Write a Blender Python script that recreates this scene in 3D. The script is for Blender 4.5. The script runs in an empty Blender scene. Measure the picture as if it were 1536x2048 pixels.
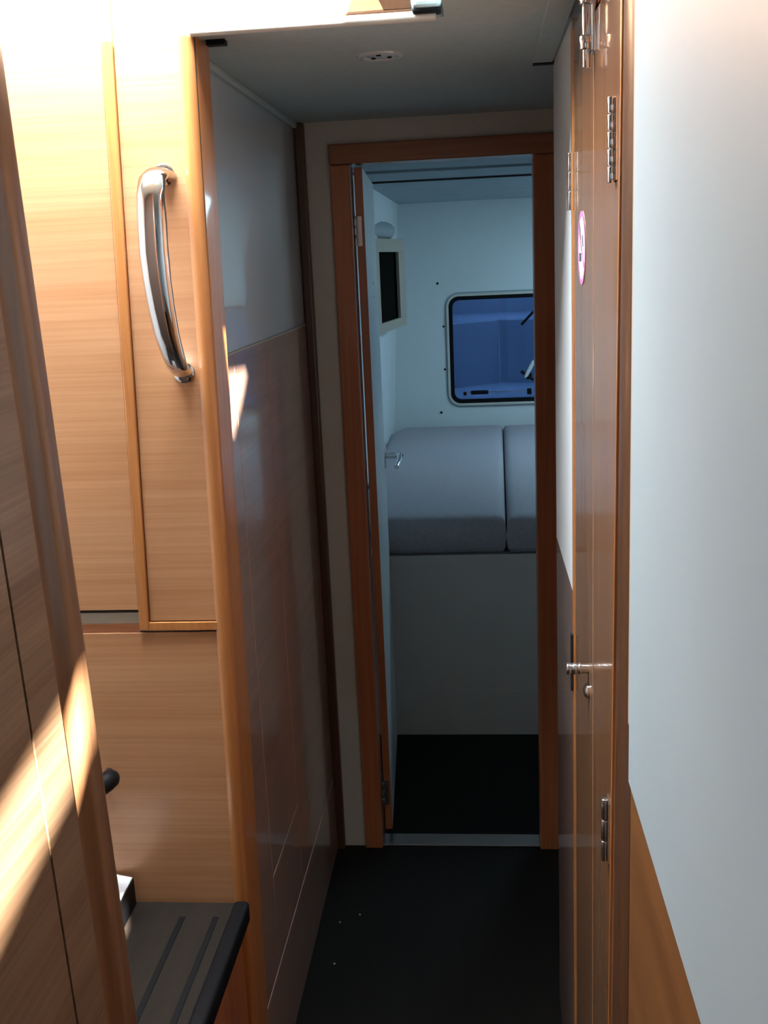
import bpy, bmesh, math, random
from mathutils import Vector, Matrix
from mathutils.geometry import delaunay_2d_cdt
random.seed(4)
S = bpy.context.scene
COL = S.collection

# ---------------------------------------------------------------- camera
F_PX = 2128.4
YAW, PITCH, ROLL, HC = 0.0992, -0.2320, -0.0453, 1.4329
fw = Vector((-math.sin(YAW)*math.cos(PITCH), math.cos(YAW)*math.cos(PITCH), math.sin(PITCH)))
rt = fw.cross(Vector((0, 0, 1))).normalized()
up = rt.cross(fw)
R_ = rt*math.cos(ROLL) + up*math.sin(ROLL)
U_ = -rt*math.sin(ROLL) + up*math.cos(ROLL)
cam = bpy.data.cameras.new('camera'); co = bpy.data.objects.new('camera', cam); COL.objects.link(co)
cam.sensor_fit = 'VERTICAL'; cam.sensor_height = 36.0; cam.lens = F_PX*36.0/2048.0
cam.clip_start = 0.02
co.matrix_world = Matrix(((R_.x, U_.x, -fw.x, 0), (R_.y, U_.y, -fw.y, 0), (R_.z, U_.z, -fw.z, HC), (0, 0, 0, 1)))
S.camera = co

# ---------------------------------------------------------------- world, sun, lights, exposure
w = bpy.data.worlds.new('sky'); S.world = w; w.use_nodes = True
w.node_tree.nodes['Background'].inputs[0].default_value = (0.62, 0.80, 1.0, 1)
w.node_tree.nodes['Background'].inputs[1].default_value = 1.5
SUN_TO = Vector((0.40, -1.0, 1.15))            # towards the sun
sl = bpy.data.lights.new('sun', 'SUN'); so = bpy.data.objects.new('sun', sl); COL.objects.link(so)
sl.energy = 150.0; sl.angle = math.radians(0.53); sl.color = (1.0, 0.96, 0.88)
so.rotation_euler = SUN_TO.to_track_quat('Z', 'Y').to_euler(); so.location = (1, -2, 4)

def area(name, loc, direction, sx, sy, energy, color):
    l = bpy.data.lights.new(name, 'AREA'); o = bpy.data.objects.new(name, l); COL.objects.link(o)
    l.shape = 'RECTANGLE'; l.size = sx; l.size_y = sy; l.energy = energy; l.color = color
    o.location = loc; o.rotation_euler = (-Vector(direction)).to_track_quat('Z', 'Y').to_euler()
    return o
area('hatch_daylight', (-0.50, 1.335, 1.985), (0.0, 0.05, -1), 0.50, 0.17, 34.0, (0.88, 0.95, 1.0))
area('saloon_fill', (-0.85, -0.75, 1.50), (1, 0.85, -0.10), 0.7, 0.6, 4.8, (0.70, 0.88, 1.0))  # added fill for the right wall, no window stands behind it
area('cabin_hatch_daylight', (0.66, 4.0, 1.64), (-0.25, -0.05, -1), 0.5, 0.6, 12.0, (0.52, 0.82, 1.0))
area('well_fill', (0.20, 5.65, 1.74), (0, 0, -1), 0.8, 0.8, 17.0, (0.72, 0.86, 1.0))  # added lamp under the well cover, brightens the view through the window
S.view_settings.view_transform = 'Standard'; S.view_settings.look = 'None'
S.view_settings.exposure = 0.0; S.view_settings.gamma = 1.0; S.view_settings.use_curve_mapping = False

# ---------------------------------------------------------------- materials
def srgb(r, g, b):
    f = lambda c: (c/255/12.92) if c/255 <= .04045 else ((c/255+.055)/1.055)**2.4
    return (f(r), f(g), f(b), 1)
def base(name, col, rough=.5, metal=0, coat=0, coat_rough=.05, spec=.5, emis=None):
    m = bpy.data.materials.new(name); m.use_nodes = True
    b = m.node_tree.nodes['Principled BSDF']
    b.inputs['Base Color'].default_value = col; b.inputs['Roughness'].default_value = rough
    b.inputs['Metallic'].default_value = metal; b.inputs['Coat Weight'].default_value = coat
    b.inputs['Coat Roughness'].default_value = coat_rough; b.inputs['Specular IOR Level'].default_value = spec
    return m
def noisy(name, c1, c2, scale=(8, 8, 8), bump=.0, detail=4, **k):
    m = base(name, c1, **k); nt = m.node_tree; N = nt.nodes; L = nt.links; b = N['Principled BSDF']
    tc = N.new('ShaderNodeTexCoord'); mp = N.new('ShaderNodeMapping'); mp.inputs['Scale'].default_value = scale
    no = N.new('ShaderNodeTexNoise'); no.inputs['Scale'].default_value = 1; no.inputs['Detail'].default_value = detail
    r = N.new('ShaderNodeValToRGB'); r.color_ramp.elements[0].position = .3; r.color_ramp.elements[1].position = .7
    r.color_ramp.elements[0].color = c1; r.color_ramp.elements[1].color = c2
    L.new(tc.outputs['Object'], mp.inputs[0]); L.new(mp.outputs[0], no.inputs['Vector'])
    L.new(no.outputs['Fac'], r.inputs[0]); L.new(r.outputs[0], b.inputs['Base Color'])
    if bump:
        bp = N.new('ShaderNodeBump'); bp.inputs['Strength'].default_value = bump; bp.inputs['Distance'].default_value = .002
        L.new(no.outputs['Fac'], bp.inputs['Height']); L.new(bp.outputs[0], b.inputs['Normal'])
    return m
def wood(name, c1, c2, axis, fine=260, rough=.35, coat=.3, coat_rough=.08, bump=.05):
    """straight grained veneer, grain running along the axis"""
    m = base(name, c1, rough=rough, coat=coat, coat_rough=coat_rough); nt = m.node_tree; N = nt.nodes; L = nt.links
    b = N['Principled BSDF']; tc = N.new('ShaderNodeTexCoord')
    def nz(s_along, s_across, det, dist=0):
        sc = [s_across]*3; sc['XYZ'.index(axis)] = s_along
        mp = N.new('ShaderNodeMapping'); mp.inputs['Scale'].default_value = sc
        n = N.new('ShaderNodeTexNoise'); n.inputs['Scale'].default_value = 1; n.inputs['Detail'].default_value = det
        n.inputs['Distortion'].default_value = dist
        L.new(tc.outputs['Object'], mp.inputs[0]); L.new(mp.outputs[0], n.inputs['Vector']); return n
    n1 = nz(3.5, fine, 3); n2 = nz(1.2, fine*.12, 3, .4)
    mx = N.new('ShaderNodeMath'); mx.operation = 'MULTIPLY_ADD'; mx.inputs[1].default_value = .45
    m2 = N.new('ShaderNodeMath'); m2.operation = 'MULTIPLY'; m2.inputs[1].default_value = .55
    L.new(n2.outputs['Fac'], m2.inputs[0]); L.new(n1.outputs['Fac'], mx.inputs[0]); L.new(m2.outputs[0], mx.inputs[2])
    r = N.new('ShaderNodeValToRGB'); r.color_ramp.elements[0].position = .36; r.color_ramp.elements[1].position = .64
    r.color_ramp.elements[0].color = c2; r.color_ramp.elements[1].color = c1
    L.new(mx.outputs[0], r.inputs[0]); L.new(r.outputs[0], b.inputs['Base Color'])
    bp = N.new('ShaderNodeBump'); bp.inputs['Strength'].default_value = bump; bp.inputs['Distance'].default_value = .0006
    L.new(n1.outputs['Fac'], bp.inputs['Height']); L.new(bp.outputs[0], b.inputs['Normal'])
    return m
PALE1, PALE2 = srgb(198, 148, 108), srgb(178, 126, 86)
M = {}
M['veneer_x'] = wood('pale_veneer_cross', PALE1, PALE2, 'X')
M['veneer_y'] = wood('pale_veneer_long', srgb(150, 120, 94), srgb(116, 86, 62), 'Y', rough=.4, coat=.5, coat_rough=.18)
M['post'] = wood('orange_solid_wood', srgb(196, 134, 78), srgb(168, 104, 54), 'Z', fine=120, coat=.5)
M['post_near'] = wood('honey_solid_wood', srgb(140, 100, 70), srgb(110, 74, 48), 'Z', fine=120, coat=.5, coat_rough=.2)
M['red'] = wood('reddish_solid_wood', srgb(192, 120, 78), srgb(164, 96, 60), 'Z', fine=110, coat=.35, coat_rough=.15)
M['dark_post'] = wood('dark_solid_wood', srgb(92, 62, 40), srgb(72, 46, 28), 'Z', fine=110, coat=.2, coat_rough=.2)
M['lower_wood'] = wood('satin_veneer', srgb(136, 92, 54), srgb(112, 74, 42), 'Y', coat=.2, coat_rough=.15)
M['red_x'] = wood('reddish_solid_wood_cross', srgb(168, 110, 74), srgb(140, 84, 52), 'X', fine=110, coat=.35, coat_rough=.15)
M['gloss_wood'] = wood('lacquered_veneer', srgb(180, 146, 130), srgb(160, 126, 110), 'Y', coat=1, coat_rough=.07, rough=.3, bump=.01)
M['gloss_wood_z'] = wood('lacquered_door_veneer', srgb(170, 126, 92), srgb(148, 104, 72), 'Z', coat=1, coat_rough=.06, rough=.3, bump=.01)
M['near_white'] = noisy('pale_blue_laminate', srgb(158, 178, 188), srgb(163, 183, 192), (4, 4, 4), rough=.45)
M['gloss_white'] = noisy('lacquered_white_laminate', srgb(204, 218, 228), srgb(210, 223, 232), (3, 3, 3), rough=.35, coat=1, coat_rough=.06)
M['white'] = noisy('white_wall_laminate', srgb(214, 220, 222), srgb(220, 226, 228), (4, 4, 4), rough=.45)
M['cream'] = noisy('cream_bulkhead', srgb(202, 198, 188), srgb(208, 204, 194), (5, 5, 5), rough=.5)
M['ceil'] = noisy('grey_headliner', srgb(172, 190, 192), srgb(180, 198, 200), (60, 60, 60), rough=.75, bump=.1)
M['berth_white'] = noisy('berth_front_laminate', srgb(206, 198, 192), srgb(212, 204, 198), (4, 4, 4), rough=.5)
M['gel'] = noisy('white_gelcoat', srgb(214, 220, 222), srgb(220, 226, 228), (4, 4, 4), rough=.4)
M['vinyl'] = noisy('cabin_headliner', srgb(150, 164, 170), srgb(160, 174, 180), (6, 6, 6), rough=.6)
M['chrome'] = base('chrome', (.82, .82, .84, 1), rough=.09, metal=1)
M['steel'] = base('brushed_steel', (.55, .55, .56, 1), rough=.28, metal=1)
M['dark_metal'] = base('dark_metal', (.05, .04, .04, 1), rough=.35, metal=.6)
M['black'] = base('black_rubber', (.005, .005, .006, 1), rough=.5, spec=.15)
M['shadow_gap'] = base('dark_backing', (.03, .018, .012, 1), rough=.8)
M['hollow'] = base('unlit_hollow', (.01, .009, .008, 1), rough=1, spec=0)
M['floor'] = noisy('dark_floor_laminate', srgb(19, 18, 16), srgb(25, 23, 21), (30, 6, 30), rough=.65, spec=.15)
M['tread'] = noisy('dark_tread_wood', srgb(30, 25, 20), srgb(37, 30, 24), (60, 4, 60), rough=.75, spec=.15)
M['cloth'] = noisy('grey_mattress_fabric', srgb(160, 156, 164), srgb(172, 168, 174), (120, 120, 120), bump=.3, rough=.9)
M['roll'] = noisy('grey_towel_fabric', srgb(150, 158, 164), srgb(165, 172, 176), (150, 150, 150), bump=.4, rough=.95)
M['paper'] = base('white_paper', srgb(225, 228, 232), rough=.7)
M['sticker_white'] = base('sticker_white', srgb(228, 228, 230), rough=.4)
M['sticker_pink'] = base('sticker_pink', srgb(214, 120, 170), rough=.4)
M['sticker_dark'] = base('sticker_dark', srgb(70, 76, 80), rough=.4)
M['lens'] = base('light_lens', (.50, .62, .66, 1), rough=.25)
M['bezel'] = base('satin_bezel', (.62, .68, .70, 1), rough=.35, metal=.3)
M['frame_beige'] = base('beige_plastic', srgb(170, 160, 144), rough=.5)
M['crumb'] = base('crumb', srgb(200, 200, 195), rough=.8)
M['deck'] = base('grey_deck', srgb(150, 158, 164), rough=.5)
M['outer'] = base('outside_gelcoat', srgb(200, 208, 214), rough=.45)
g = bpy.data.materials.new('blue_acrylic'); g.use_nodes = True; nt = g.node_tree; nt.nodes.clear()
o_ = nt.nodes.new('ShaderNodeOutputMaterial'); t_ = nt.nodes.new('ShaderNodeBsdfTransparent'); gl = nt.nodes.new('ShaderNodeBsdfGlossy')
t_.inputs[0].default_value = (.24, .34, .50, 1); gl.inputs['Roughness'].default_value = .03
fr = nt.nodes.new('ShaderNodeFresnel'); fr.inputs[0].default_value = 1.49; mx = nt.nodes.new('ShaderNodeMixShader')
nt.links.new(fr.outputs[0], mx.inputs[0]); nt.links.new(t_.outputs[0], mx.inputs[1]); nt.links.new(gl.outputs[0], mx.inputs[2])
nt.links.new(mx.outputs[0], o_.inputs[0]); M['acrylic'] = g

# ---------------------------------------------------------------- mesh helpers (world coordinates)
class MB:
    def __init__(s): s.bm = bmesh.new()
    def box(s, x0, x1, y0, y1, z0, z1, bev=0, seg=2, xf=None):
        t = bmesh.new(); bmesh.ops.create_cube(t, size=1)
        for v in t.verts:
            v.co = Vector((x0+(v.co.x+.5)*(x1-x0), y0+(v.co.y+.5)*(y1-y0), z0+(v.co.z+.5)*(z1-z0)))
        if bev: bmesh.ops.bevel(t, geom=t.edges[:], offset=bev, segments=seg, affect='EDGES', profile=.5)
        if xf:
            for v in t.verts: v.co = Vector(xf(*v.co))
        s.add(t); return s
    def prism(s, pts, vec, bev=0, seg=2):
        t = bmesh.new(); a = [t.verts.new(p) for p in pts]; b = [t.verts.new(Vector(p)+Vector(vec)) for p in pts]
        n = len(pts); t.faces.new(a); t.faces.new(b[::-1])
        for i in range(n): t.faces.new((a[i], b[i], b[(i+1) % n], a[(i+1) % n]))
        bmesh.ops.recalc_face_normals(t, faces=t.faces[:])
        if bev: bmesh.ops.bevel(t, geom=t.edges[:], offset=bev, segments=seg, affect='EDGES', profile=.5)
        s.add(t); return s
    def tube(s, path, rad, seg=16, flat=None, cap=True):
        """swept tube; rad may be a list; flat=(vector, factor) widens the section along a vector"""
        t = bmesh.new(); P = [Vector(p) for p in path]; n = len(P)
        rad = rad if isinstance(rad, (list, tuple)) else [rad]*n
        rings = []; ref = None
        for i in range(n):
            d = (P[min(i+1, n-1)]-P[max(i-1, 0)]).normalized()
            if flat: a = (flat[0]-d*flat[0].dot(d)).normalized()
            else:
                if ref is None: ref = Vector((0, 0, 1)) if abs(d.z) < .9 else Vector((1, 0, 0))
                a = (ref-d*ref.dot(d)).normalized(); ref = a
            b = d.cross(a); k = flat[1] if flat else 1
            rings.append([t.verts.new(P[i]+a*math.cos(q*2*math.pi/seg)*rad[i]*k+b*math.sin(q*2*math.pi/seg)*rad[i]) for q in range(seg)])
        for i in range(n-1):
            for q in range(seg):
                t.faces.new((rings[i][q], rings[i][(q+1) % seg], rings[i+1][(q+1) % seg], rings[i+1][q]))
        if cap: t.faces.new(rings[0][::-1]); t.faces.new(rings[-1])
        bmesh.ops.recalc_face_normals(t, faces=t.faces[:]); s.add(t); return s
    def cyl(s, p0, p1, r, seg=24, bev=0):
        p0 = Vector(p0); p1 = Vector(p1); d = (p1-p0); L = d.length; d /= L
        if bev:
            return s.tube([p0, p0+d*bev*.4, p0+d*bev, p1-d*bev, p1-d*bev*.4, p1], [r-bev, r-bev*.25, r, r, r-bev*.25, r-bev], seg)
        return s.tube([p0, p1], r, seg)
    def ring(s, c, n, r0, r1, h, seg=40):
        c = Vector(c); n = Vector(n).normalized(); a = n.orthogonal().normalized(); b = n.cross(a); t = bmesh.new()
        prof = [(r1, 0), (r1-(r1-r0)*.15, h*.8), ((r0+r1)/2, h), (r0+(r1-r0)*.15, h*.8), (r0, 0)]; R = []
        for q in range(seg):
            u = a*math.cos(q*2*math.pi/seg)+b*math.sin(q*2*math.pi/seg); R.append([t.verts.new(c+u*r+n*z) for r, z in prof])
        for q in range(seg):
            for i in range(len(prof)-1): t.faces.new((R[q][i], R[(q+1) % seg][i], R[(q+1) % seg][i+1], R[q][i+1]))
            t.faces.new((R[q][0], R[q][-1], R[(q+1) % seg][-1], R[(q+1) % seg][0]))
        bmesh.ops.recalc_face_normals(t, faces=t.faces[:]); s.add(t); return s
    def add(s, t):
        me = bpy.data.meshes.new('tmp'); t.to_mesh(me); t.free(); s.bm.from_mesh(me); bpy.data.meshes.remove(me)
    def build(s, name, mat, parent=None, smooth=False, label=None):
        me = bpy.data.meshes.new(name)
        xs = [v.co for v in s.bm.verts]
        o3 = Vector(((min(c.x for c in xs)+max(c.x for c in xs))/2, (min(c.y for c in xs)+max(c.y for c in xs))/2, min(c.z for c in xs)))
        for v in s.bm.verts: v.co -= o3
        if smooth:
            for f in s.bm.faces: f.smooth = True
        s.bm.to_mesh(me); s.bm.free(); me.materials.append(M[mat] if isinstance(mat, str) else mat)
        if smooth and hasattr(me, 'set_sharp_from_angle'): me.set_sharp_from_angle(angle=math.radians(50))
        o = bpy.data.objects.new(name, me); COL.objects.link(o)
        if parent: o.parent = parent; o.location = o3-world(parent)
        else: o.location = o3
        if label: o['label'] = label
        return o
def world(o):
    v = Vector(o.location)
    while o.parent: o = o.parent; v += Vector(o.location)
    return v
def box(name, mat, parent, *a, label=None, **k): return MB().box(*a, **k).build(name, mat, parent, label=label)
def thing(name, label, cat, loc, group=None):
    o = bpy.data.objects.new(name, None); o.empty_display_size = .05; COL.objects.link(o); o.location = loc
    o['label'] = label; o['category'] = cat
    if group: o['group'] = group
    return o
def tag(o, label, cat, group=None):
    o['label'] = label; o['category'] = cat
    if group: o['group'] = group
    return o
def struct(name, label, cat, loc):
    o = thing(name, label, cat, loc); o['kind'] = 'structure'; return o
def st(o, label, cat): tag(o, label, cat); o['kind'] = 'structure'; return o

Y1, Y2, YC = 1.45, 2.40, 4.80     # companionway bulkhead, end bulkhead, cabin end wall
HL = 1.728                        # corridor headroom
XL = -0.393                       # corridor wall on the left
ZR = 1.303                        # top of the wood on the left wall
def xr(y): return .1314-.0084*(y-.6)   # right wall surface

# ---------------------------------------------------------------- floor and outer shell
f = MB().box(-1.0, 1.30, -1.30, 3.06, -.04, 0).build('floor', 'floor')
st(f, 'near-black laminate floor running down the corridor into the cabin', 'floor')
c = MB().box(-.46, .30, 1.452, 2.46, HL, HL+.03).box(-.04, .30, 1.15, 1.452, HL, HL+.03)
c = c.build('ceiling', 'ceil'); st(c, 'low grey ceiling panel over the corridor', 'ceiling')

# sunlight patches seen in the photo -> made-up gaps cut in the unseen roof to let them in
ZT = 2.0
def up_to_roof(p):
    p = Vector(p); t = (ZT-p.z)/SUN_TO.z; q = p+SUN_TO*t; return (q.x, q.y)
holeA = [up_to_roof(p) for p in [(-.36, .885, 1.028), (-.36, .885, 1.094), (-.36, .70, 1.052), (-.36, .40, .985), (-.36, .40, .895), (-.36, .65, .968)]]
holeB = [up_to_roof(p) for p in [(-.393, 1.575, 1.275), (-.393, 1.76, 1.265), (-.393, 1.69, 1.215), (-.393, 1.62, 1.175), (-.393, 1.59, 1.185)]]
holeC = [(-.75, 1.205), (-.072, 1.205), (-.072, 1.44), (-.75, 1.44)]
def roof():
    rect = [(-1.0, -1.3), (1.3, -1.3), (1.3, 1.48), (-1.0, 1.48)]
    vs = []; es = []
    for poly in (rect, holeA, holeB, holeC):
        k = len(vs); vs += [Vector(p) for p in poly]; es += [(k+i, k+(i+1) % len(poly)) for i in range(len(poly))]
    V, E, Fc, *_ = delaunay_2d_cdt(vs, es, [], 0, 1e-6)
    def inside(p, poly):
        c = False; n = len(poly)
        for i in range(n):
            x1, y1 = poly[i]; x2, y2 = poly[(i+1) % n]
            if (y1 > p[1]) != (y2 > p[1]) and p[0] < (x2-x1)*(p[1]-y1)/(y2-y1)+x1: c = not c
        return c
    mb = MB(); t = mb.bm; vv = [t.verts.new((p.x, p.y, ZT)) for p in V]
    for fc in Fc:
        ctr = sum((V[i] for i in fc), Vector((0, 0)))/len(fc)
        if not any(inside(ctr, h) for h in (holeA, holeB, holeC)): t.faces.new([vv[i] for i in fc])
    r = bmesh.ops.extrude_face_region(t, geom=t.faces[:])
    for v in r['geom']:
        if isinstance(v, bmesh.types.BMVert): v.co.z += .003
    bmesh.ops.recalc_face_normals(t, faces=t.faces[:])
    return mb
r = roof().build('ceiling', 'ceil'); st(r, 'raised saloon roof with the companionway opening beside the wooden bulkhead and added gaps that shape the sun', 'ceiling')
# walls round the saloon end, out of view
sw = MB().box(-1.02, -1.0, -1.3, 1.5, 0, ZT).box(1.3, 1.32, -1.3, 1.5, 0, ZT).box(-1.0, 1.3, -1.32, -1.3, 0, ZT).box(.16, 1.3, 1.48, 1.5, 0, ZT)
sw = sw.build('wall_saloon', 'white'); st(sw, 'white saloon walls behind the viewer', 'wall')
rc = MB().box(.28, .30, 1.5, 2.40, 0, HL).build('wall_recess', 'white'); st(rc, 'white side of the recess beyond the narrow door', 'wall')

# ---------------------------------------------------------------- left corridor wall
wl = struct('wall_left', 'glossy left corridor wall, white laminate above and lacquered wood below', 'wall', (XL, 1.95, 0))
box('upper_panel', 'gloss_white', wl, XL-.02, XL-.003, 1.47, Y2, ZR, HL, label='white laminate upper panel')
box('wood_panel', 'gloss_wood', wl, XL-.02, XL, 1.47, 1.662, .20, ZR-.003)
box('locker_door', 'gloss_wood', wl, XL-.02, XL, 1.665, 1.921, .376, ZR-.003, bev=.001, label='flush wood locker door')
box('wood_panel', 'gloss_wood', wl, XL-.02, XL, 1.924, Y2, .20, ZR-.003)
box('wood_panel', 'gloss_wood', wl, XL-.02, XL, 1.6645, 1.9215, .20, .3725)
box('skirting', 'gloss_wood', wl, XL-.02, XL+.001, 1.47, Y2, 0, .197, bev=.001)
box('backing', 'shadow_gap', wl, XL-.03, XL-.006, 1.47, Y2, 0, ZR-.004)
box('groove', 'red', wl, XL-.01, XL-.0008, 1.6620, 1.6645, .36, ZR-.003, label='reddish groove')
box('groove', 'red', wl, XL-.01, XL-.0008, 1.9212, 1.9238, .376, ZR-.003, label='reddish groove')
box('groove', 'frame_beige', wl, XL-.01, XL+.0003, 1.665, 1.9215, .3722, .3762, label='pale lower edge of the locker door')
box('ledge_strip', 'frame_beige', wl, XL-.02, XL+.0015, 1.60, 2.37, ZR-.003, ZR, label='thin pale ledge on top of the wood')
box('cove_strip', 'ceil', wl, XL-.003, XL+.006, 1.47, Y2, HL-.012, HL, bev=.003)
box('corner_post', 'dark_post', wl, XL-.002, XL+.020, 2.378, Y2, 0, HL, bev=.005, label='brown corner post')

# ---------------------------------------------------------------- end bulkhead with its doorway
we = MB().box(-.42, -.30, Y2, Y2+.035, 0, HL).box(-.30, .135, Y2, Y2+.035, 1.66, HL).box(.135, .30, Y2, Y2+.035, 0, HL)
we = we.build('wall_end', 'cream'); st(we, 'cream bulkhead strip framing the cabin doorway', 'wall')

d1 = struct('door_1', 'open cabin door at the corridor end in a reddish wood frame', 'door', (-.08, Y2, 0))
box('jamb', 'red', d1, -.322, -.2785, Y2-.014, Y2+.045, 0, 1.637, bev=.003)
box('jamb', 'red', d1, .113, .160, Y2-.014, Y2+.045, 0, 1.637, bev=.003)
box('lintel', 'red_x', d1, -.323, .162, Y2-.015, Y2+.045, 1.638, 1.680, bev=.003)
box('threshold', 'steel', d1, -.2785, .113, Y2-.004, Y2+.05, 0, .005, bev=.001, label='metal threshold strip')
# leaf: hinge edge at x -.275/-.256, far edge at x -.285, y 2.98
def leaf_pt(t, off): # t metres along the leaf from its hinge edge, off towards the opening side
    a = Vector((-.2565, 2.432)); b = Vector((-.2865, 2.98)); d = (b-a).normalized(); n = Vector((d.y, -d.x))
    return a+d*t+n*off
LW = .55
def leaf_prism(t0, t1, o0, o1, z0, z1, bev=0):
    p = [leaf_pt(t0, o0), leaf_pt(t1, o0), leaf_pt(t1, o1), leaf_pt(t0, o1)]
    return MB().prism([(q.x, q.y, z0) for q in p], (0, 0, z1-z0), bev)
lf = leaf_prism(.006, LW, 0, -.016, .028, 1.634, .0015).build('leaf', 'gel', d1, label='white inner face of the door leaf')
leaf_prism(0, .006, 0, -.018, .028, 1.634, .001).build('edge_band', 'red', lf, label='reddish wood edge of the leaf')
for z0 in (1.466, .10):
    h = MB()
    for k in range(3):
        h.cyl((-.2755, 2.418, z0+k*.0217), (-.2755, 2.418, z0+k*.0217+.0207), .005, 14, .001)
    h.box(-.274, -.262, 2.426, 2.4325, z0, z0+.064)
    h.build('hinge', 'steel', lf, smooth=True)
hd = MB(); q = leaf_pt(.535, 0)
hx, hy, hz = q.x, q.y, .893
hd.box(hx-.001, hx+.004, hy-.014, hy+.006, hz-.035, hz+.035, bev=.0015)
hd.tube([(hx, hy, hz), (hx+.030, hy, hz)], .008, 16)
hd.tube([(hx+.030, hy+.001, hz+.001), (hx+.040, hy, hz+.002), (hx+.045, hy-.010, hz-.001), (hx+.044, hy-.05, hz-.006), (hx+.040, hy-.09, hz-.016)], [.009, .010, .0095, .008, .007], 16)
hd.build('door_handle', 'chrome', lf, smooth=True)
for z in (1.345, 1.378):
    q = leaf_pt(.30, 0.0008); MB().cyl((q.x-.002, q.y, z), (q.x+.0006, q.y, z), .0035, 10).build('screw', 'steel', lf)

# ---------------------------------------------------------------- right corridor wall and its door
ZW = .944
def ry(x, y, z): return (x + xr(y), y, z)
def rsh(x, y, z): return (x + xr(y), y-.056*(z-1.2), z)      # the near edges lean with the hull
wr = struct('wall_right', 'right corridor wall, white laminate above dark lacquered wood', 'wall', (.13, 1.2, 0))
def rbox(name, mat, parent, x0, x1, y0, y1, z0, z1, bev=0, label=None, lean=False):
    mb = MB().box(x0, x1, y0, y1, z0, z1, bev=bev, xf=rsh if lean else ry)
    return mb.build(name, mat, parent, label=label)
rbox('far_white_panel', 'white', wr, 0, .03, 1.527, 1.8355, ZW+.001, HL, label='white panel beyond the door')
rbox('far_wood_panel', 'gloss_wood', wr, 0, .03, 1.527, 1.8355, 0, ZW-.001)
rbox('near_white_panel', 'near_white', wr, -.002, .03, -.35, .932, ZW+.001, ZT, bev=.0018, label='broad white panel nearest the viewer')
rbox('near_wood_panel', 'lower_wood', wr, 0, .03, -.35, .930, 0, ZW-.001)
rbox('joint_backing', 'shadow_gap', wr, .004, .03, -.34, 1.83, 0, HL-.01)
rbox('edge_strip', 'frame_beige', wr, -.001, .03, .9325, .944, 1.0, ZT, label='pale plastic edging strip')

d2 = struct('door_2', 'narrow two-leaf lacquered wooden door in the right wall', 'door', (.14, 1.27, 0))
mb = MB(); t = bmesh.new()
# half-round door post, leaning like the near edge
prof = [(.012, .946), (.002, .947), (-.003, .956), (-.005, .975), (-.004, 1.0), (-.001, 1.018), (.003, 1.028), (.02, 1.028)]
z_a, z_b = 0.0, ZT
ra = [t.verts.new(rsh(x, y, z_a)) for x, y in prof]; rb = [t.verts.new(rsh(x, y, z_b)) for x, y in prof]
# keep the white-wall side upright
for v, (x, y) in zip(ra, prof):
    k = (1.028-y)/.082; v.co.y += k*(.056*(z_a-1.2))
for v, (x, y) in zip(rb, prof):
    k = (1.028-y)/.082; v.co.y += k*(.056*(z_b-1.2))
for i in range(len(prof)-1): t.faces.new((ra[i], ra[i+1], rb[i+1], rb[i]))
bmesh.ops.recalc_face_normals(t, faces=t.faces[:]); mb.add(t)
mb.build('post', 'dark_post', d2, smooth=True, label='dark rounded door post')
rbox('post_bead', 'post', d2, -.003, .02, 1.029, 1.034, 0, HL, bev=.001, lean=True, label='pale bead along the post')
rbox('near_leaf', 'gloss_wood_z', d2, 0, .022, 1.036, 1.2465, .01, 1.680, bev=.001)
rbox('far_leaf', 'gloss_wood_z', d2, -.0005, .022, 1.2495, 1.482, .01, 1.712, bev=.0015)
rbox('head_piece', 'red', d2, .002, .022, .95, 1.2465, 1.686, ZT, label='wood head piece above the near leaf')
rbox('frame_bead', 'post', d2, -.002, .02, 1.485, 1.505, 0, 1.712, bev=.0015, label='orange bead on the far jamb')
rbox('jamb', 'frame_beige', d2, .001, .02, 1.507, 1.525, 0, 1.728)
def hinge(y, z0, z1, n, mat='chrome', r=.0042, dx=-.004, lean=True):
    h = MB(); yy = y-(.056*((z0+z1)/2-1.2) if lean else 0); dz = (z1-z0)/n
    for k in range(n): h.cyl((xr(yy)+dx, yy, z0+k*dz), (xr(yy)+dx, yy, z0+(k+1)*dz-.001), r, 14, .0008)
    h.box(xr(yy)-.0015, xr(yy)+.0005, yy-.012, yy+.012, z0+.002, z1-.002)
    h.build('hinge', mat, d2, smooth=True)
hinge(1.081, 1.4943, 1.572, 5)
hinge(1.070, .765, .842, 3, 'steel')
hinge(1.494, 1.487, 1.561, 3, 'chrome', .004, -.004, False)
b = MB(); yb = 1.243; xb = xr(yb)
b.box(xb-.004, xb+.001, yb-.010, yb+.010, 1.640, 1.722, bev=.001)
b.cyl((xb-.009, yb, 1.625), (xb-.009, yb, 1.726), .0045, 16, .001)
for z0, z1 in ((1.643, 1.658), (1.688, 1.704), (1.712, 1.724)): b.cyl((xb-.009, yb, z0), (xb-.009, yb, z1), .0075, 18, .0015)
b.box(xb-.006, xb, yb-.004, yb+.004, 1.645, 1.72)
b.build('bolt', 'chrome', d2, smooth=True, label='chrome barrel bolt at the top')
yk = 1.300; xk = xr(yk); zk = .912
b = MB(); b.cyl((xk, yk, zk), (xk-.027, yk, zk), .0066, 20, .001)
for a0, a1 in ((.0285, .0225), (.0205, .0155), (.0135, .010)): b.cyl((xk-a0, yk, zk), (xk-a1, yk, zk), .0078, 20, .0012)
b.build('catch_knob', 'steel', d2, smooth=True, label='ribbed metal push knob')
rbox('strike_plate', 'dark_metal', d2, -.006, -.0005, 1.490, 1.500, .800, .888, bev=.001, label='dark strike plate')
b = MB(); yy = 1.296
b.tube([(xr(yy), yy, .883), (xr(yy)-.003, yy, .883), (xr(yy)-.006, yy, .883), (xr(yy)-.0075, yy, .883)], [.009, .010, .007, .002], 20)
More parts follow.
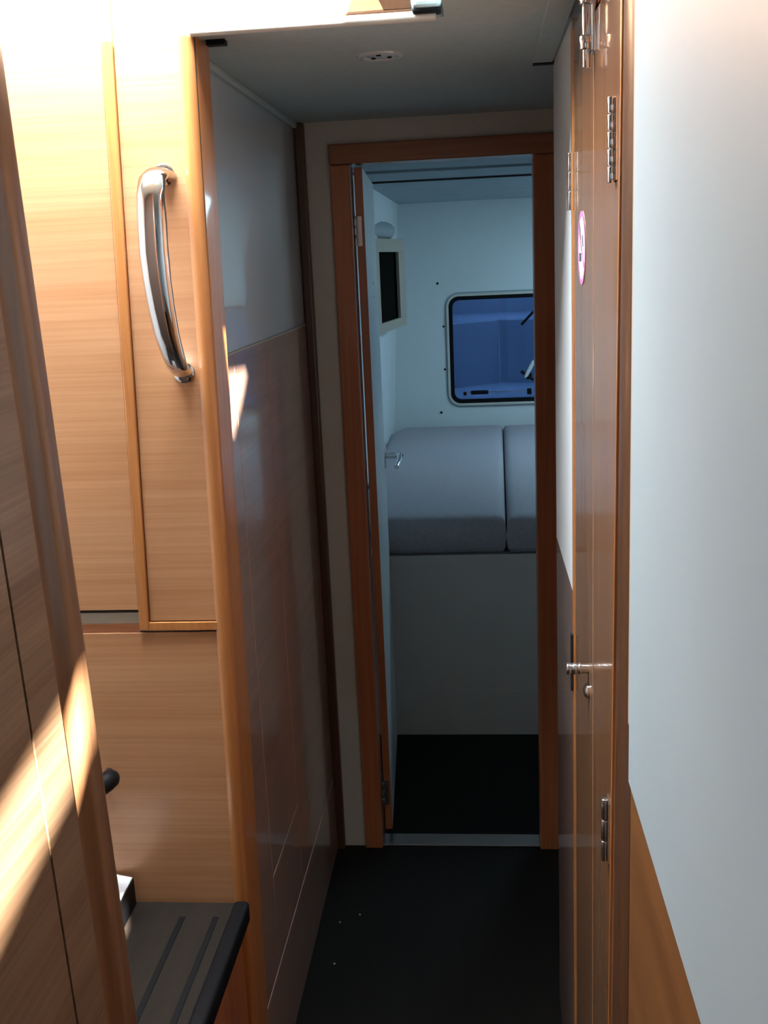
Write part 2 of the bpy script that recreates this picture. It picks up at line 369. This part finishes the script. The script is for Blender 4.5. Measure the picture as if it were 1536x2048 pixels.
b.build('keyhole_cover', 'steel', d2, smooth=True, label='small bright oval keyhole cover')

# round sticker on the far leaf
sy, sz = 1.372, 1.437; sx = xr(sy)
def disc(x, y, z, r, seg=40): return [(x, y+math.cos(a*2*math.pi/seg)*r, z+math.sin(a*2*math.pi/seg)*r) for a in range(seg)]
sk = MB().prism([(xr(p[1])-.0012, p[1], p[2]) for p in disc(0, sy, sz, .044)], (.0010, 0, 0)).build('sticker', 'sticker_white')
tag(sk, 'round white sticker with a pink ring and slash on the narrow wooden door', 'sticker')
def on(pts, name, mat): MB().prism([(xr(p[0])-.0018, p[0], p[1]) for p in pts], (.0008, 0, 0)).build(name, mat, sk)
rg = MB(); t = bmesh.new(); n = 48
vo = [t.verts.new((xr(sy+math.cos(a*2*math.pi/n)*.0445)-.0016, sy+math.cos(a*2*math.pi/n)*.0445, sz+math.sin(a*2*math.pi/n)*.0445)) for a in range(n)]
vi = [t.verts.new((xr(sy+math.cos(a*2*math.pi/n)*.038)-.0016, sy+math.cos(a*2*math.pi/n)*.038, sz+math.sin(a*2*math.pi/n)*.038)) for a in range(n)]
for a in range(n): t.faces.new((vo[a], vo[(a+1) % n], vi[(a+1) % n], vi[a]))
rg.add(t); rg.build('ring', 'sticker_pink', sk)
on([(sy-.030, sz-.018), (sy-.026, sz-.024), (sy+.030, sz+.020), (sy+.026, sz+.026)], 'slash', 'sticker_pink')
on([(sy+.004, sz-.006), (sy+.026, sz-.006), (sy+.026, sz-.016), (sy+.004, sz-.016)], 'symbol', 'sticker_dark')
on([(sy-.004, sz-.004), (sy+.002, sz-.004), (sy+.024, sz+.028), (sy+.020, sz+.030)], 'symbol', 'sticker_dark')
on([(sy-.020, sz+.004), (sy-.014, sz+.001), (sy-.008, sz+.014), (sy-.014, sz+.016)], 'symbol', 'sticker_dark')

# ceiling border strip on the right, light, catch, lip
tr = MB().box(.087, .119, 1.16, 1.812, HL-.003, HL+.001, bev=.001).build('trim_1', 'ceil'); st(tr, 'narrow ceiling border strip beside the white right wall', 'trim')
box('slot_shade', 'black', tr, .088, .121, 1.813, 1.832, HL-.004, HL)  # black box paints the shade of a slot at the strip end
lip = MB().tube([(-.366, 1.449, HL+.002), (-.05, 1.449, HL+.002)], .0065, 12).build('trim_2', 'cream', smooth=True)
st(lip, 'rounded pale lip along the front edge of the corridor ceiling', 'trim')
cl = thing('ceiling_light', 'small round recessed spotlight in the grey corridor ceiling', 'light', (-.142, 1.682, HL))
MB().ring((-.142, 1.682, HL), (0, 0, -1), .022, .034, .004).build('bezel', 'bezel', cl, smooth=True, label='satin metal ring')
MB().tube([(-.142, 1.682, HL), (-.142, 1.682, HL-.0015), (-.142, 1.682, HL-.002)], [.0225, .020, .006], 32).build('lens', 'lens', cl, smooth=True)
for a in range(3):
    x = -.142+math.cos(a*2.1+.4)*.014; y = 1.682+math.sin(a*2.1+.4)*.014
    MB().tube([(x, y, HL-.001), (x, y, HL-.0035)], .0035, 10).build('led', 'black', cl)
ct = MB().box(-.358, -.332, 1.492, 1.508, HL-.007, HL, bev=.001).build('door_catch', 'black')
tag(ct, 'small black catch on the ceiling in the left corner by the bulkhead', 'catch')

# ---------------------------------------------------------------- companionway bulkhead (faces the viewer)
def lean(k, x_at, z_at):                       # shear in x with height
    return lambda x, y, z: (x + k*(z-z_at), y, z)
sb = thing('storage_bulkhead', 'tall pale wooden bulkhead with cupboard door and chrome grab handle beside the corridor', 'cabinet', (-.55, 1.47, 0))
sh = lean(.022, 0, .92)
box('carcass', 'shadow_gap', sb, -.98, -.386, Y1+.004, Y1+.016, 0, 1.99, xf=lean(.018, 0, .48))
box('cupboard_door', 'veneer_x', sb, -.80, -.5135, Y1-.001, Y1+.012, .949, 1.985, bev=.0012, xf=lean(.035, 0, .93), label='overhead-lit cupboard door')
box('stile', 'post', sb, -.5132, -.4985, Y1-.004, Y1+.012, .918, 1.985, bev=.0015, xf=lean(.035, 0, .93), label='orange upright strip')
# panel with the handle: left side follows the stile, right side follows the post
p = [(-.4975, .9315), (-.3925, .9315), (-.3735, 1.985), (-.4605, 1.985)]
MB().prism([(x, Y1, z) for x, z in p], (0, .012, 0), .0008).build('handle_panel', 'veneer_x', sb)
p = [(-.5125, .917), (-.3915, .917), (-.3915, .930), (-.4985, .930)]
MB().prism([(x, Y1-.003, z) for x, z in p], (0, .013, 0), .001).build('bottom_rail', 'post', sb)
box('ledge', 'frame_beige', sb, -.80, -.5145, Y1+.003, Y1+.012, .9275, .944, label='greyish recessed ledge')
box('ledge', 'red_x', sb, -.80, -.5145, Y1+.001, Y1+.012, .9145, .927)
p = [(-.80, 0), (-.412, 0), (-.3945, .9135), (-.80, .9135)]
MB().prism([(x, Y1, z) for x, z in p], (0, .012, 0), .0008).build('lower_panel', 'veneer_x', sb)
mb = MB(); t = bmesh.new()
prof = [(-.022, 1.463), (-.022, 1.449), (-.018, 1.446), (-.010, 1.4445), (-.004, 1.447), (-.001, 1.452), (0, 1.460), (0, 1.530), (-.022, 1.530)]
def pe(z): return -.384+.0165*(z-.48)
rings = [[t.verts.new((x+pe(z), y, z)) for x, y in prof] for z in (0, .4, .8, 1.2, 1.5, HL)]
for a, bq in zip(rings, rings[1:]):
    for i in range(len(prof)): j = (i+1) % len(prof); t.faces.new((a[i], a[j], bq[j], bq[i]))
t.faces.new(rings[-1]); bmesh.ops.recalc_face_normals(t, faces=t.faces[:]); mb.add(t)
mb.build('corner_post', 'post', sb, smooth=True, label='rounded orange corner post')
box('fascia', 'veneer_x', sb, -.400, -.1165, Y1+.001, Y1+.020, HL+.012, 1.985, bev=.001, label='wood fascia above the corridor opening')
MB().prism([(-.116, Y1+.0005, HL+.012), (-.081, Y1+.0005, HL+.012), (-.081, Y1+.0005, 1.985), (-.130, Y1+.0005, 1.985), (-.130, Y1+.0005, HL+.04)], (0, .018, 0), .001).build('fascia_shadow', 'dark_post', sb, label='fascia end with its shadow painted dark brown')  # shadow on the fascia end, put in as dark brown wood
box('fascia_bead', 'dark_post', sb, -.366, -.081, Y1-.002, Y1+.018, HL+.0075, HL+.0115, bev=.001)
# grab handle
X0 = -.4175
path = [(0, 1.553, .0), (0, 1.555, .014), (-.001, 1.554, .034), (-.002, 1.547, .050), (-.003, 1.526, .060), (-.003, 1.49, .064), (-.003, 1.455, .068),
        (-.002, 1.42, .068), (-.001, 1.385, .063), (0, 1.352, .054), (.002, 1.325, .042), (.003, 1.305, .028), (.004, 1.296, .013), (.004, 1.294, 0)]
gh = MB().tube([(X0+a, Y1-d, z) for a, z, d in path], [.0095, .0095, .0098, .010, .0105, .011, .011, .0105, .010, .0095, .0088, .008, .0075, .0075], 20, flat=(Vector((1, 0, 0)), 1.8))
gh = gh.build('grab_handle', 'chrome', sb, smooth=True, label='bowed chrome grab handle')
for x, z in ((X0, 1.556), (X0+.004, 1.294)):
    MB().tube([(x, Y1+.001, z), (x, Y1-.003, z), (x, Y1-.005, z)], [.0145, .0145, .0115], 28).build('mounting_foot', 'chrome', gh, smooth=True)

hr = thing('hatch_rail', 'grey rounded plastic rail end at the top of the corridor opening', 'rail', (-.062, 1.44, HL+.01))
MB().box(-.080, -.042, 1.425, 1.450, HL+.008, 1.92, bev=.006, seg=3).build('rail_body', 'ceil', hr)
MB().box(-.079, -.0435, 1.430, 1.452, HL+.003, HL+.0085, bev=.002).build('gasket', 'black', hr)

# ---------------------------------------------------------------- near left locker (side faces the corridor)
nl = thing('tall_locker', 'tall pale wooden locker side nearest the viewer with a sunlit band', 'cabinet', (-.6, .5, 0))
ns = lambda x, y, z: (x, y-.056*(z-1.1), z)
XN = -.36
box('carcass', 'shadow_gap', nl, -.95, XN-.014, .02, .85, 0, 1.98, xf=ns)
box('locker_door', 'veneer_y', nl, XN-.014, XN, .02, .7425, .05, 1.97, bev=.001, xf=ns, label='wide grained locker door')
box('side_panel', 'veneer_y', nl, XN-.014, XN, .7455, .802, 0, 1.98, xf=ns)
mb = MB(); t = bmesh.new()
prof = [(-.0005, .802), (-.004, .806), (-.009, .812), (-.0115, .820), (-.0105, .828), (-.006, .835), (-.002, .840), (0, .846), (0, .868), (-.002, .874), (-.008, .878), (-.040, .878), (-.040, .802)]
ra = [t.verts.new(ns(XN+x, y, 0)) for x, y in prof]; rb = [t.verts.new(ns(XN+x, y, 1.98)) for x, y in prof]
for i in range(len(prof)): j = (i+1) % len(prof); t.faces.new((ra[i], ra[j], rb[j], rb[i]))
t.faces.new(rb); bmesh.ops.recalc_face_normals(t, faces=t.faces[:]); mb.add(t)
mb.build('corner_post', 'post_near', nl, smooth=True, label='solid wood corner post with a hollow moulding')

# ---------------------------------------------------------------- companionway stair, rail, case
cs = thing('companionway_stair', 'dark wooden stair step with grip strips and black nosing below the bulkhead', 'stair', (-.6, 1.2, 0))
box('tread', 'tread', cs, -.97, -.402, .93, 1.444, .442, .470, bev=.002)
MB().box(-.405, -.381, .93, 1.443, .440, .4755, bev=.006, seg=3).build('nosing', 'black', cs, smooth=True, label='black rubber nosing')
box('side_board', 'red', cs, -.412, -.398, .93, 1.443, 0, .441)
for xs in (-.4255, -.4775, -.53, -.585):
    y0 = 1.405 if xs > -.5 else 1.2
    if xs > -.5: box('grip_strip', 'black', cs, xs-.0045, xs+.0045, .95, y0, .4695, .4712, bev=.0005)
hrl = thing('handrail', 'black rounded rail end beside the stair against the wooden bulkhead', 'rail', (-.60, 1.38, .66))
MB().tube([(-.560, 1.409, .7050), (-.5605, 1.406, .7050), (-.562, 1.400, .7047), (-.567, 1.390, .7035), (-.60, 1.35, .690), (-.68, 1.25, .640), (-.80, 1.12, .57)],
          [.003, .0095, .0135, .0148, .0148, .0148, .0148], 20).build('grip', 'black', hrl, smooth=True)
MB().tube([(-.585, Y1, .690), (-.585, 1.385, .696)], .006, 14).build('bracket', 'dark_metal', hrl, smooth=True)
cp = thing('document_case', 'black case with a white sheet on top lying on the stair step', 'case', (-.63, 1.34, .47))
q = [(-.5600, 1.437), (-.592, 1.4455), (-.74, 1.42), (-.74, 1.22), (-.556, 1.22)]
MB().prism([(x, y, .4705) for x, y in q], (0, 0, .0445), .001).build('case_body', 'black', cp)
q = [(-.5615, 1.435), (-.592, 1.444), (-.735, 1.415), (-.735, 1.225), (-.5585, 1.225)]
MB().prism([(x, y, .5155) for x, y in q], (0, 0, .002)).build('sheet', 'paper', cp, label='white paper sheet')

# ---------------------------------------------------------------- aft cabin
CZ = 1.668
def wx(z): return -.357-.067*(CZ-z)
cw = MB().prism([(wx(CZ)-.0, Y2+.036, CZ+.06), (wx(CZ), Y2+.036, CZ), (wx(0)+.02, Y2+.036, 0), (-.60, Y2+.036, 0), (-.60, Y2+.036, CZ+.06)], (0, YC-Y2, 0))
cw = cw.build('wall_cabin_left', 'gel'); st(cw, 'white cabin side wall on the left, leaning inward', 'wall')
# end wall with a real rounded window hole
WX0, WX1, WZ0, WZ1, WR = -.148, .43, .792, 1.262, .045
def rrect(x0, x1, z0, z1, r, n=8):
    pts = []
    for cx, cz, a0 in ((x1-r, z1-r, 0), (x0+r, z1-r, 90), (x0+r, z0+r, 180), (x1-r, z0+r, 270)):
        for k in range(n+1):
            a = math.radians(a0+90*k/n); pts.append((cx+r*math.cos(a), cz+r*math.sin(a)))
    return pts
def frame_mesh(outer, inner, y0, y1):
    """solid frame between two outlines with the same point count"""
    t = bmesh.new(); n = len(outer)
    A = [[t.verts.new((x, y, z)) for x, z in pl] for pl, y in ((outer, y0), (inner, y0), (inner, y1), (outer, y1))]
    for i in range(n):
        j = (i+1) % n
        for a, b2 in ((0, 1), (1, 2), (2, 3), (3, 0)): t.faces.new((A[a][i], A[a][j], A[b2][j], A[b2][i]))
    bmesh.ops.recalc_face_normals(t, faces=t.faces[:]); return t
def wall_hole(rect, hole, y0, y1):
    vs = [Vector(p) for p in rect]+[Vector(p) for p in hole]; n = len(rect); m = len(hole)
    es = [(i, (i+1) % n) for i in range(n)]+[(n+i, n+(i+1) % m) for i in range(m)]
    V, E, Fc, *_ = delaunay_2d_cdt(vs, es, [], 0, 1e-6)
    t = bmesh.new(); vv = [t.verts.new((p.x, y0, p.y)) for p in V]
    x0, x1 = min(p[0] for p in hole), max(p[0] for p in hole); z0, z1 = min(p[1] for p in hole), max(p[1] for p in hole)
    hs = {i for i in range(n, n+m)}
    for fc in Fc:
        if all(i in hs for i in fc): continue
        t.faces.new([vv[i] for i in fc])
    r = bmesh.ops.extrude_face_region(t, geom=t.faces[:])
    for v in r['geom']:
        if isinstance(v, bmesh.types.BMVert): v.co.y += y1-y0
    bmesh.ops.recalc_face_normals(t, faces=t.faces[:]); return t
mb = MB(); mb.add(wall_hole([(-.60, -.05), (1.25, -.05), (1.25, CZ+.12), (-.60, CZ+.12)], rrect(WX0, WX1, WZ0, WZ1, WR), YC, YC+.03))
cwe = mb.build('wall_cabin_end', 'gel'); st(cwe, 'white cabin end wall with the blue window', 'wall')
k = YC/3.7
for px, pz in ((-.1505, 1.3483), (-.1508, .9071)):
    X = px*k; Z = HC+(pz-HC)*k
    MB().cyl((X, YC-.002, Z), (X, YC+.001, Z), .0055, 12).build('screw', 'black', cwe, label='dark screw')
for z in (1.135, .945):
    MB().cyl((WX0-.026, YC-.002, z), (WX0-.026, YC+.001, z), .005, 12).build('screw', 'black', cwe)
wcr = MB().box(1.22, 1.25, Y2+.036, YC, 0, CZ).box(.28, 1.25, Y2+.02, Y2+.036, 0, 1.76).box(-.6, 1.25, Y2+.02, YC+.03, CZ+.035, CZ+.045).build('wall_cabin_right', 'gel'); st(wcr, 'white cabin wall out of sight on the right', 'wall')
cc = struct('ceiling_cabin', 'blue-grey stepped headliner of the aft cabin', 'ceiling', (.3, 3.6, CZ))
box('panel', 'vinyl', cc, -.60, 1.25, 3.46, YC+.03, CZ, CZ+.03)
box('panel', 'vinyl', cc, -.60, 1.25, 3.13, 3.452, CZ+.004, CZ+.03)
box('panel', 'vinyl', cc, -.60, 1.25, Y2+.036, 3.122, CZ+.009, CZ+.03)
box('cover_strip', 'dark_metal', cc, -.60, 1.25, 3.450, 3.462, CZ-.002, CZ+.02, bev=.001)
box('cover_strip', 'vinyl', cc, -.60, 1.25, 3.120, 3.132, CZ+.002, CZ+.02, bev=.001)

# window
wn = struct('window_1', 'blue-tinted rounded cabin window with white bead and black seal', 'window', (.14, YC, WZ0))
mb = MB(); mb.add(frame_mesh(rrect(WX0-.012, WX1+.012, WZ0-.012, WZ1+.012, WR+.012), rrect(WX0-.002, WX1+.002, WZ0-.002, WZ1+.002, WR), YC-.009, YC))
mb.build('outer_bead', 'cream', wn, label='pale outer bead')
mb = MB(); mb.add(frame_mesh(rrect(WX0-.020, WX1+.020, WZ0-.020, WZ1+.020, WR+.02), rrect(WX0-.012, WX1+.012, WZ0-.012, WZ1+.012, WR+.012), YC-.003, YC))
mb.build('flange', 'vinyl', wn)
mb = MB(); mb.add(frame_mesh(rrect(WX0-.002, WX1+.002, WZ0-.002, WZ1+.002, WR), rrect(WX0+.015, WX1-.015, WZ0+.015, WZ1-.015, WR-.013), YC-.005, YC+.012))
mb.build('seal', 'black', wn, label='black rubber seal')
pn = MB().prism([(x, YC+.010, z) for x, z in rrect(WX0+.010, WX1-.010, WZ0+.010, WZ1-.010, WR-.010)], (0, .004, 0)).build('pane', 'acrylic', wn, label='blue acrylic pane')
b = MB(); b.tube([(.182, YC-.012, .898), (.187, YC-.016, .908), (.205, YC-.018, .940), (.222, YC-.018, .972)], [.004, .0085, .0095, .0075], 14)
b.build('latch_lever', 'sticker_white', pn, smooth=True, label='white latch lever')
b = MB(); b.tube([(.165, YC-.004, .925), (.218, YC-.004, .885)], .007, 12); b.cyl((.196, YC+.008, .905), (.196, YC-.010, .905), .016, 20)
b.build('latch_base', 'black', pn, smooth=True)
b = MB(); b.tube([(.169, YC-.006, 1.130), (.230, YC-.008, 1.192)], .006, 12); b.build('latch_lever', 'black', pn, smooth=True, label='dark upper lever')
b = MB(); b.cyl((-.060, YC-.012, .838), (.018, YC-.012, .838), .009, 18, .002); b.build('stay_body', 'black', wn, smooth=True)
b = MB(); b.tube([(.018, YC-.012, .838), (.20, YC-.012, .838)], .0022, 10); b.tube([(-.092, YC-.012, .836), (-.060, YC-.012, .838)], .003, 10)
b.build('stay_rod', 'steel', wn, smooth=True)
b = MB(); b.box(-.094, -.080, YC-.016, YC, .826, .842, bev=.002); b.box(.19, .21, YC-.016, YC, .822, .848, bev=.002); b.build('stay_bracket', 'black', wn)

# cockpit well outside the window
cx, cy = .081, 5.5; ZTOP, ZBOT = 1.114, .797
ow = MB()
L_ = Vector((-.62, 4.90)); K_ = Vector((cx, cy)); Rr = Vector((1.1, 5.18))
L_ = Vector((-.50, 5.02))
def wallp(a, b, z0, z1, th=.03):
    d = (b-a).normalized(); n = Vector((-d.y, d.x)); return [(a.x, a.y, z0), (b.x, b.y, z0), (b.x, b.y, z1), (a.x, a.y, z1)], (n.x*th, n.y*th, 0)
for a, bb in ((L_, K_), (K_, Rr)):
    p, v = wallp(a, bb, ZBOT-.02, ZTOP); ow.prism(p, v, .002)
ow.box(-.6, 1.2, YC+.035, 5.56, ZBOT-.06, ZBOT)
wo = ow.build('cockpit_well', 'outer'); tag(wo, 'pale moulded locker corner seen through the blue window', 'moulding'); wo['kind'] = 'structure'
wt = MB().prism([(-.58, 5.02, ZTOP-.01), (cx, cy+.012, ZTOP-.01), (1.15, 5.20, ZTOP-.01), (1.15, 6.2, ZTOP-.01), (-.58, 6.2, ZTOP-.01)], (0, 0, .012)).box(-.6, 1.2, 6.2, 6.24, ZTOP-.1, 1.9)
wt = wt.box(-1.5, 2.2, YC+.03, 6.6, 1.762, 1.79).build('cockpit_deck', 'deck'); tag(wt, 'bright deck ledge outside beyond the blue window, with an unseen cover added against the sun', 'deck'); wt['kind'] = 'structure'  # wide top box is an unseen cover added to keep the sun out

# berth
bb = thing('berth_base', 'plain white berth front under the mattresses in the cabin', 'berth', (.3, 3.05, 0))
box('front_panel', 'berth_white', bb, -.40, 1.20, 3.045, 3.065, .148, .574)
box('kickboard', 'berth_white', bb, -.40, 1.20, 3.040, 3.065, 0, .1465, bev=.001)
box('berth_board', 'gel', bb, -.43, 1.20, 3.066, YC-.004, .55, .575)
def mattress(name, outline, z0, z1, label):
    """soft slab: rounded edges, slight wrinkles"""
    t = bmesh.new(); pts = [Vector(p) for p in outline]; n = len(pts)
    prof = [(.030, z0), (.008, z0+.006), (0, z0+.022), (-.004, (z0+z1)/2), (0, z1-.020), (.007, z1-.006), (.026, z1)]
    ctr = sum(pts, Vector((0, 0)))/n
    dense = []
    for i in range(n):
        a, b = pts[i], pts[(i+1) % n]; m = max(2, int((b-a).length/.03))
        for q in range(m): dense.append(a+(b-a)*q/m)
    def inset(p, d):
        best = p.copy()
        x0 = min(v.x for v in pts); x1 = max(v.x for v in pts); y0 = min(v.y for v in pts); y1 = max(v.y for v in pts)
        sx = (x1-x0-2*d)/(x1-x0); sy = (y1-y0-2*d)/(y1-y0); cx_ = (x0+x1)/2; cy_ = (y0+y1)/2
        return Vector((cx_+(p.x-cx_)*sx, cy_+(p.y-cy_)*sy))
    rings = []
    for d, z in prof:
        r = []
        for p in dense:
            q = inset(p, d); wv = .0016*math.sin(q.x*88+q.y*6)*math.exp(-abs(q.y-3.05)*4)
            r.append(t.verts.new((q.x, q.y, z+wv*(z > (z0+z1)/2))))
        rings.append(r)
    for a, b in zip(rings, rings[1:]):
        for i in range(len(dense)): j = (i+1) % len(dense); t.faces.new((a[i], a[j], b[j], b[i]))
    # top: inner rings
    last = rings[-1]
    for d in (.06, .12, .2):
        r = []
        for p in dense:
            q = inset(p, d); wv = .0022*math.sin(q.x*88+q.y*6)*math.exp(-abs(q.y-3.05)*2.2)
            r.append(t.verts.new((q.x, q.y, z1+.002+wv)))
        for i in range(len(dense)): j = (i+1) % len(dense); t.faces.new((last[i], last[j], r[j], r[i]))
        last = r
    t.faces.new(last); t.faces.new(rings[0][::-1])
    bmesh.ops.recalc_face_normals(t, faces=t.faces[:])
    mb = MB(); mb.add(t); return tag(mb.build(name, 'cloth', smooth=True), label, 'mattress')
mattress('mattress', [(-.335, 3.035), (.052, 3.035), (.0765, 4.785), (-.375, 4.785), (-.418, 4.60), (-.40, 3.4)], .577, .692, 'wide grey mattress on the left of the cabin berth')
mattress('mattress', [(.058, 3.030), (.80, 3.030), (.80, 4.785), (.0825, 4.785)], .5765, .690, 'grey mattress on the right of the berth seam, partly behind the door jamb')

# wall cupboard in the cabin
wc = thing('wall_cupboard', 'small beige open cupboard on the cabin side wall', 'cupboard', (-.37, 4.3, 1.16))
A = Vector((-.3690, 3.70)); B = Vector((-.3007, 4.30)); d = (B-A).normalized(); nrm = Vector((-d.y, d.x))
def cup(t0, t1, o0, o1, z0, z1, bev=0):
    P = [A+d*t0+nrm*o0, A+d*t1+nrm*o0, A+d*t1+nrm*o1, A+d*t0+nrm*o1]
    return MB().prism([(v.x, v.y, z0) for v in P], (0, 0, z1-z0), bev)
W = (B-A).length
for nm, a in (('frame_rail', (0, W, 0, .012, 1.179, 1.214)), ('frame_rail', (0, W, 0, .012, 1.462, 1.509)), ('frame_stile', (W-.124, W, 0, .012, 1.214, 1.462)), ('frame_stile', (0, .115, 0, .012, 1.214, 1.462))):
    cup(*a, bev=.001).build(nm, 'frame_beige', wc)
cup(.0, W, .012, .05, 1.179, 1.190).build('box_bottom', 'frame_beige', wc); cup(0, W, .012, .05, 1.497, 1.509).build('box_top', 'frame_beige', wc)
cup(W-.012, W, .012, .05, 1.190, 1.497).build('box_end', 'frame_beige', wc)
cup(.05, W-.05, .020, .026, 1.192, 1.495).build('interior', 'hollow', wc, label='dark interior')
P0 = A+d*.06+nrm*.030; P1 = A+d*.46+nrm*.030
tw = MB()
for (r, z, dx) in ((.029, 1.539, 0), (.022, 1.551, -.012)):
    pts = []; rr = []
    for i in range(12):
        s_ = i/11; v = P0+(P1-P0)*s_; pts.append((v.x+dx*.6, v.y, z)); rr.append(r*(.55 if i in (0, 11) else 1)*(1+.04*math.sin(i*2)))
    tw.tube(pts, rr, 18)
tw = tw.build('rolled_towel', 'roll', smooth=True); tag(tw, 'rolled grey towel lying on top of the beige wall cupboard', 'towel')

# crumbs on the corridor floor
for i, (x, y, lab) in enumerate(((-.347, 2.078, 'white crumb on the dark floor nearest the left wall and cabin doorway'), (-.3056, 2.1074, 'white crumb on the dark floor farthest to the right of the three'), (-.340, 1.9345, 'white crumb on the dark floor closest to the viewer'))):
    t = bmesh.new(); bmesh.ops.create_icosphere(t, subdivisions=1, radius=.0024)
    for v in t.verts: v.co = Vector((v.co.x*random.uniform(.7, 1.3)+x, v.co.y*random.uniform(.7, 1.3)+y, max(v.co.z, -.0012)*.8+.0012))
    mb = MB(); mb.add(t); tag(mb.build('crumb', 'crumb'), lab, 'crumb', 'crumbs on the corridor floor')
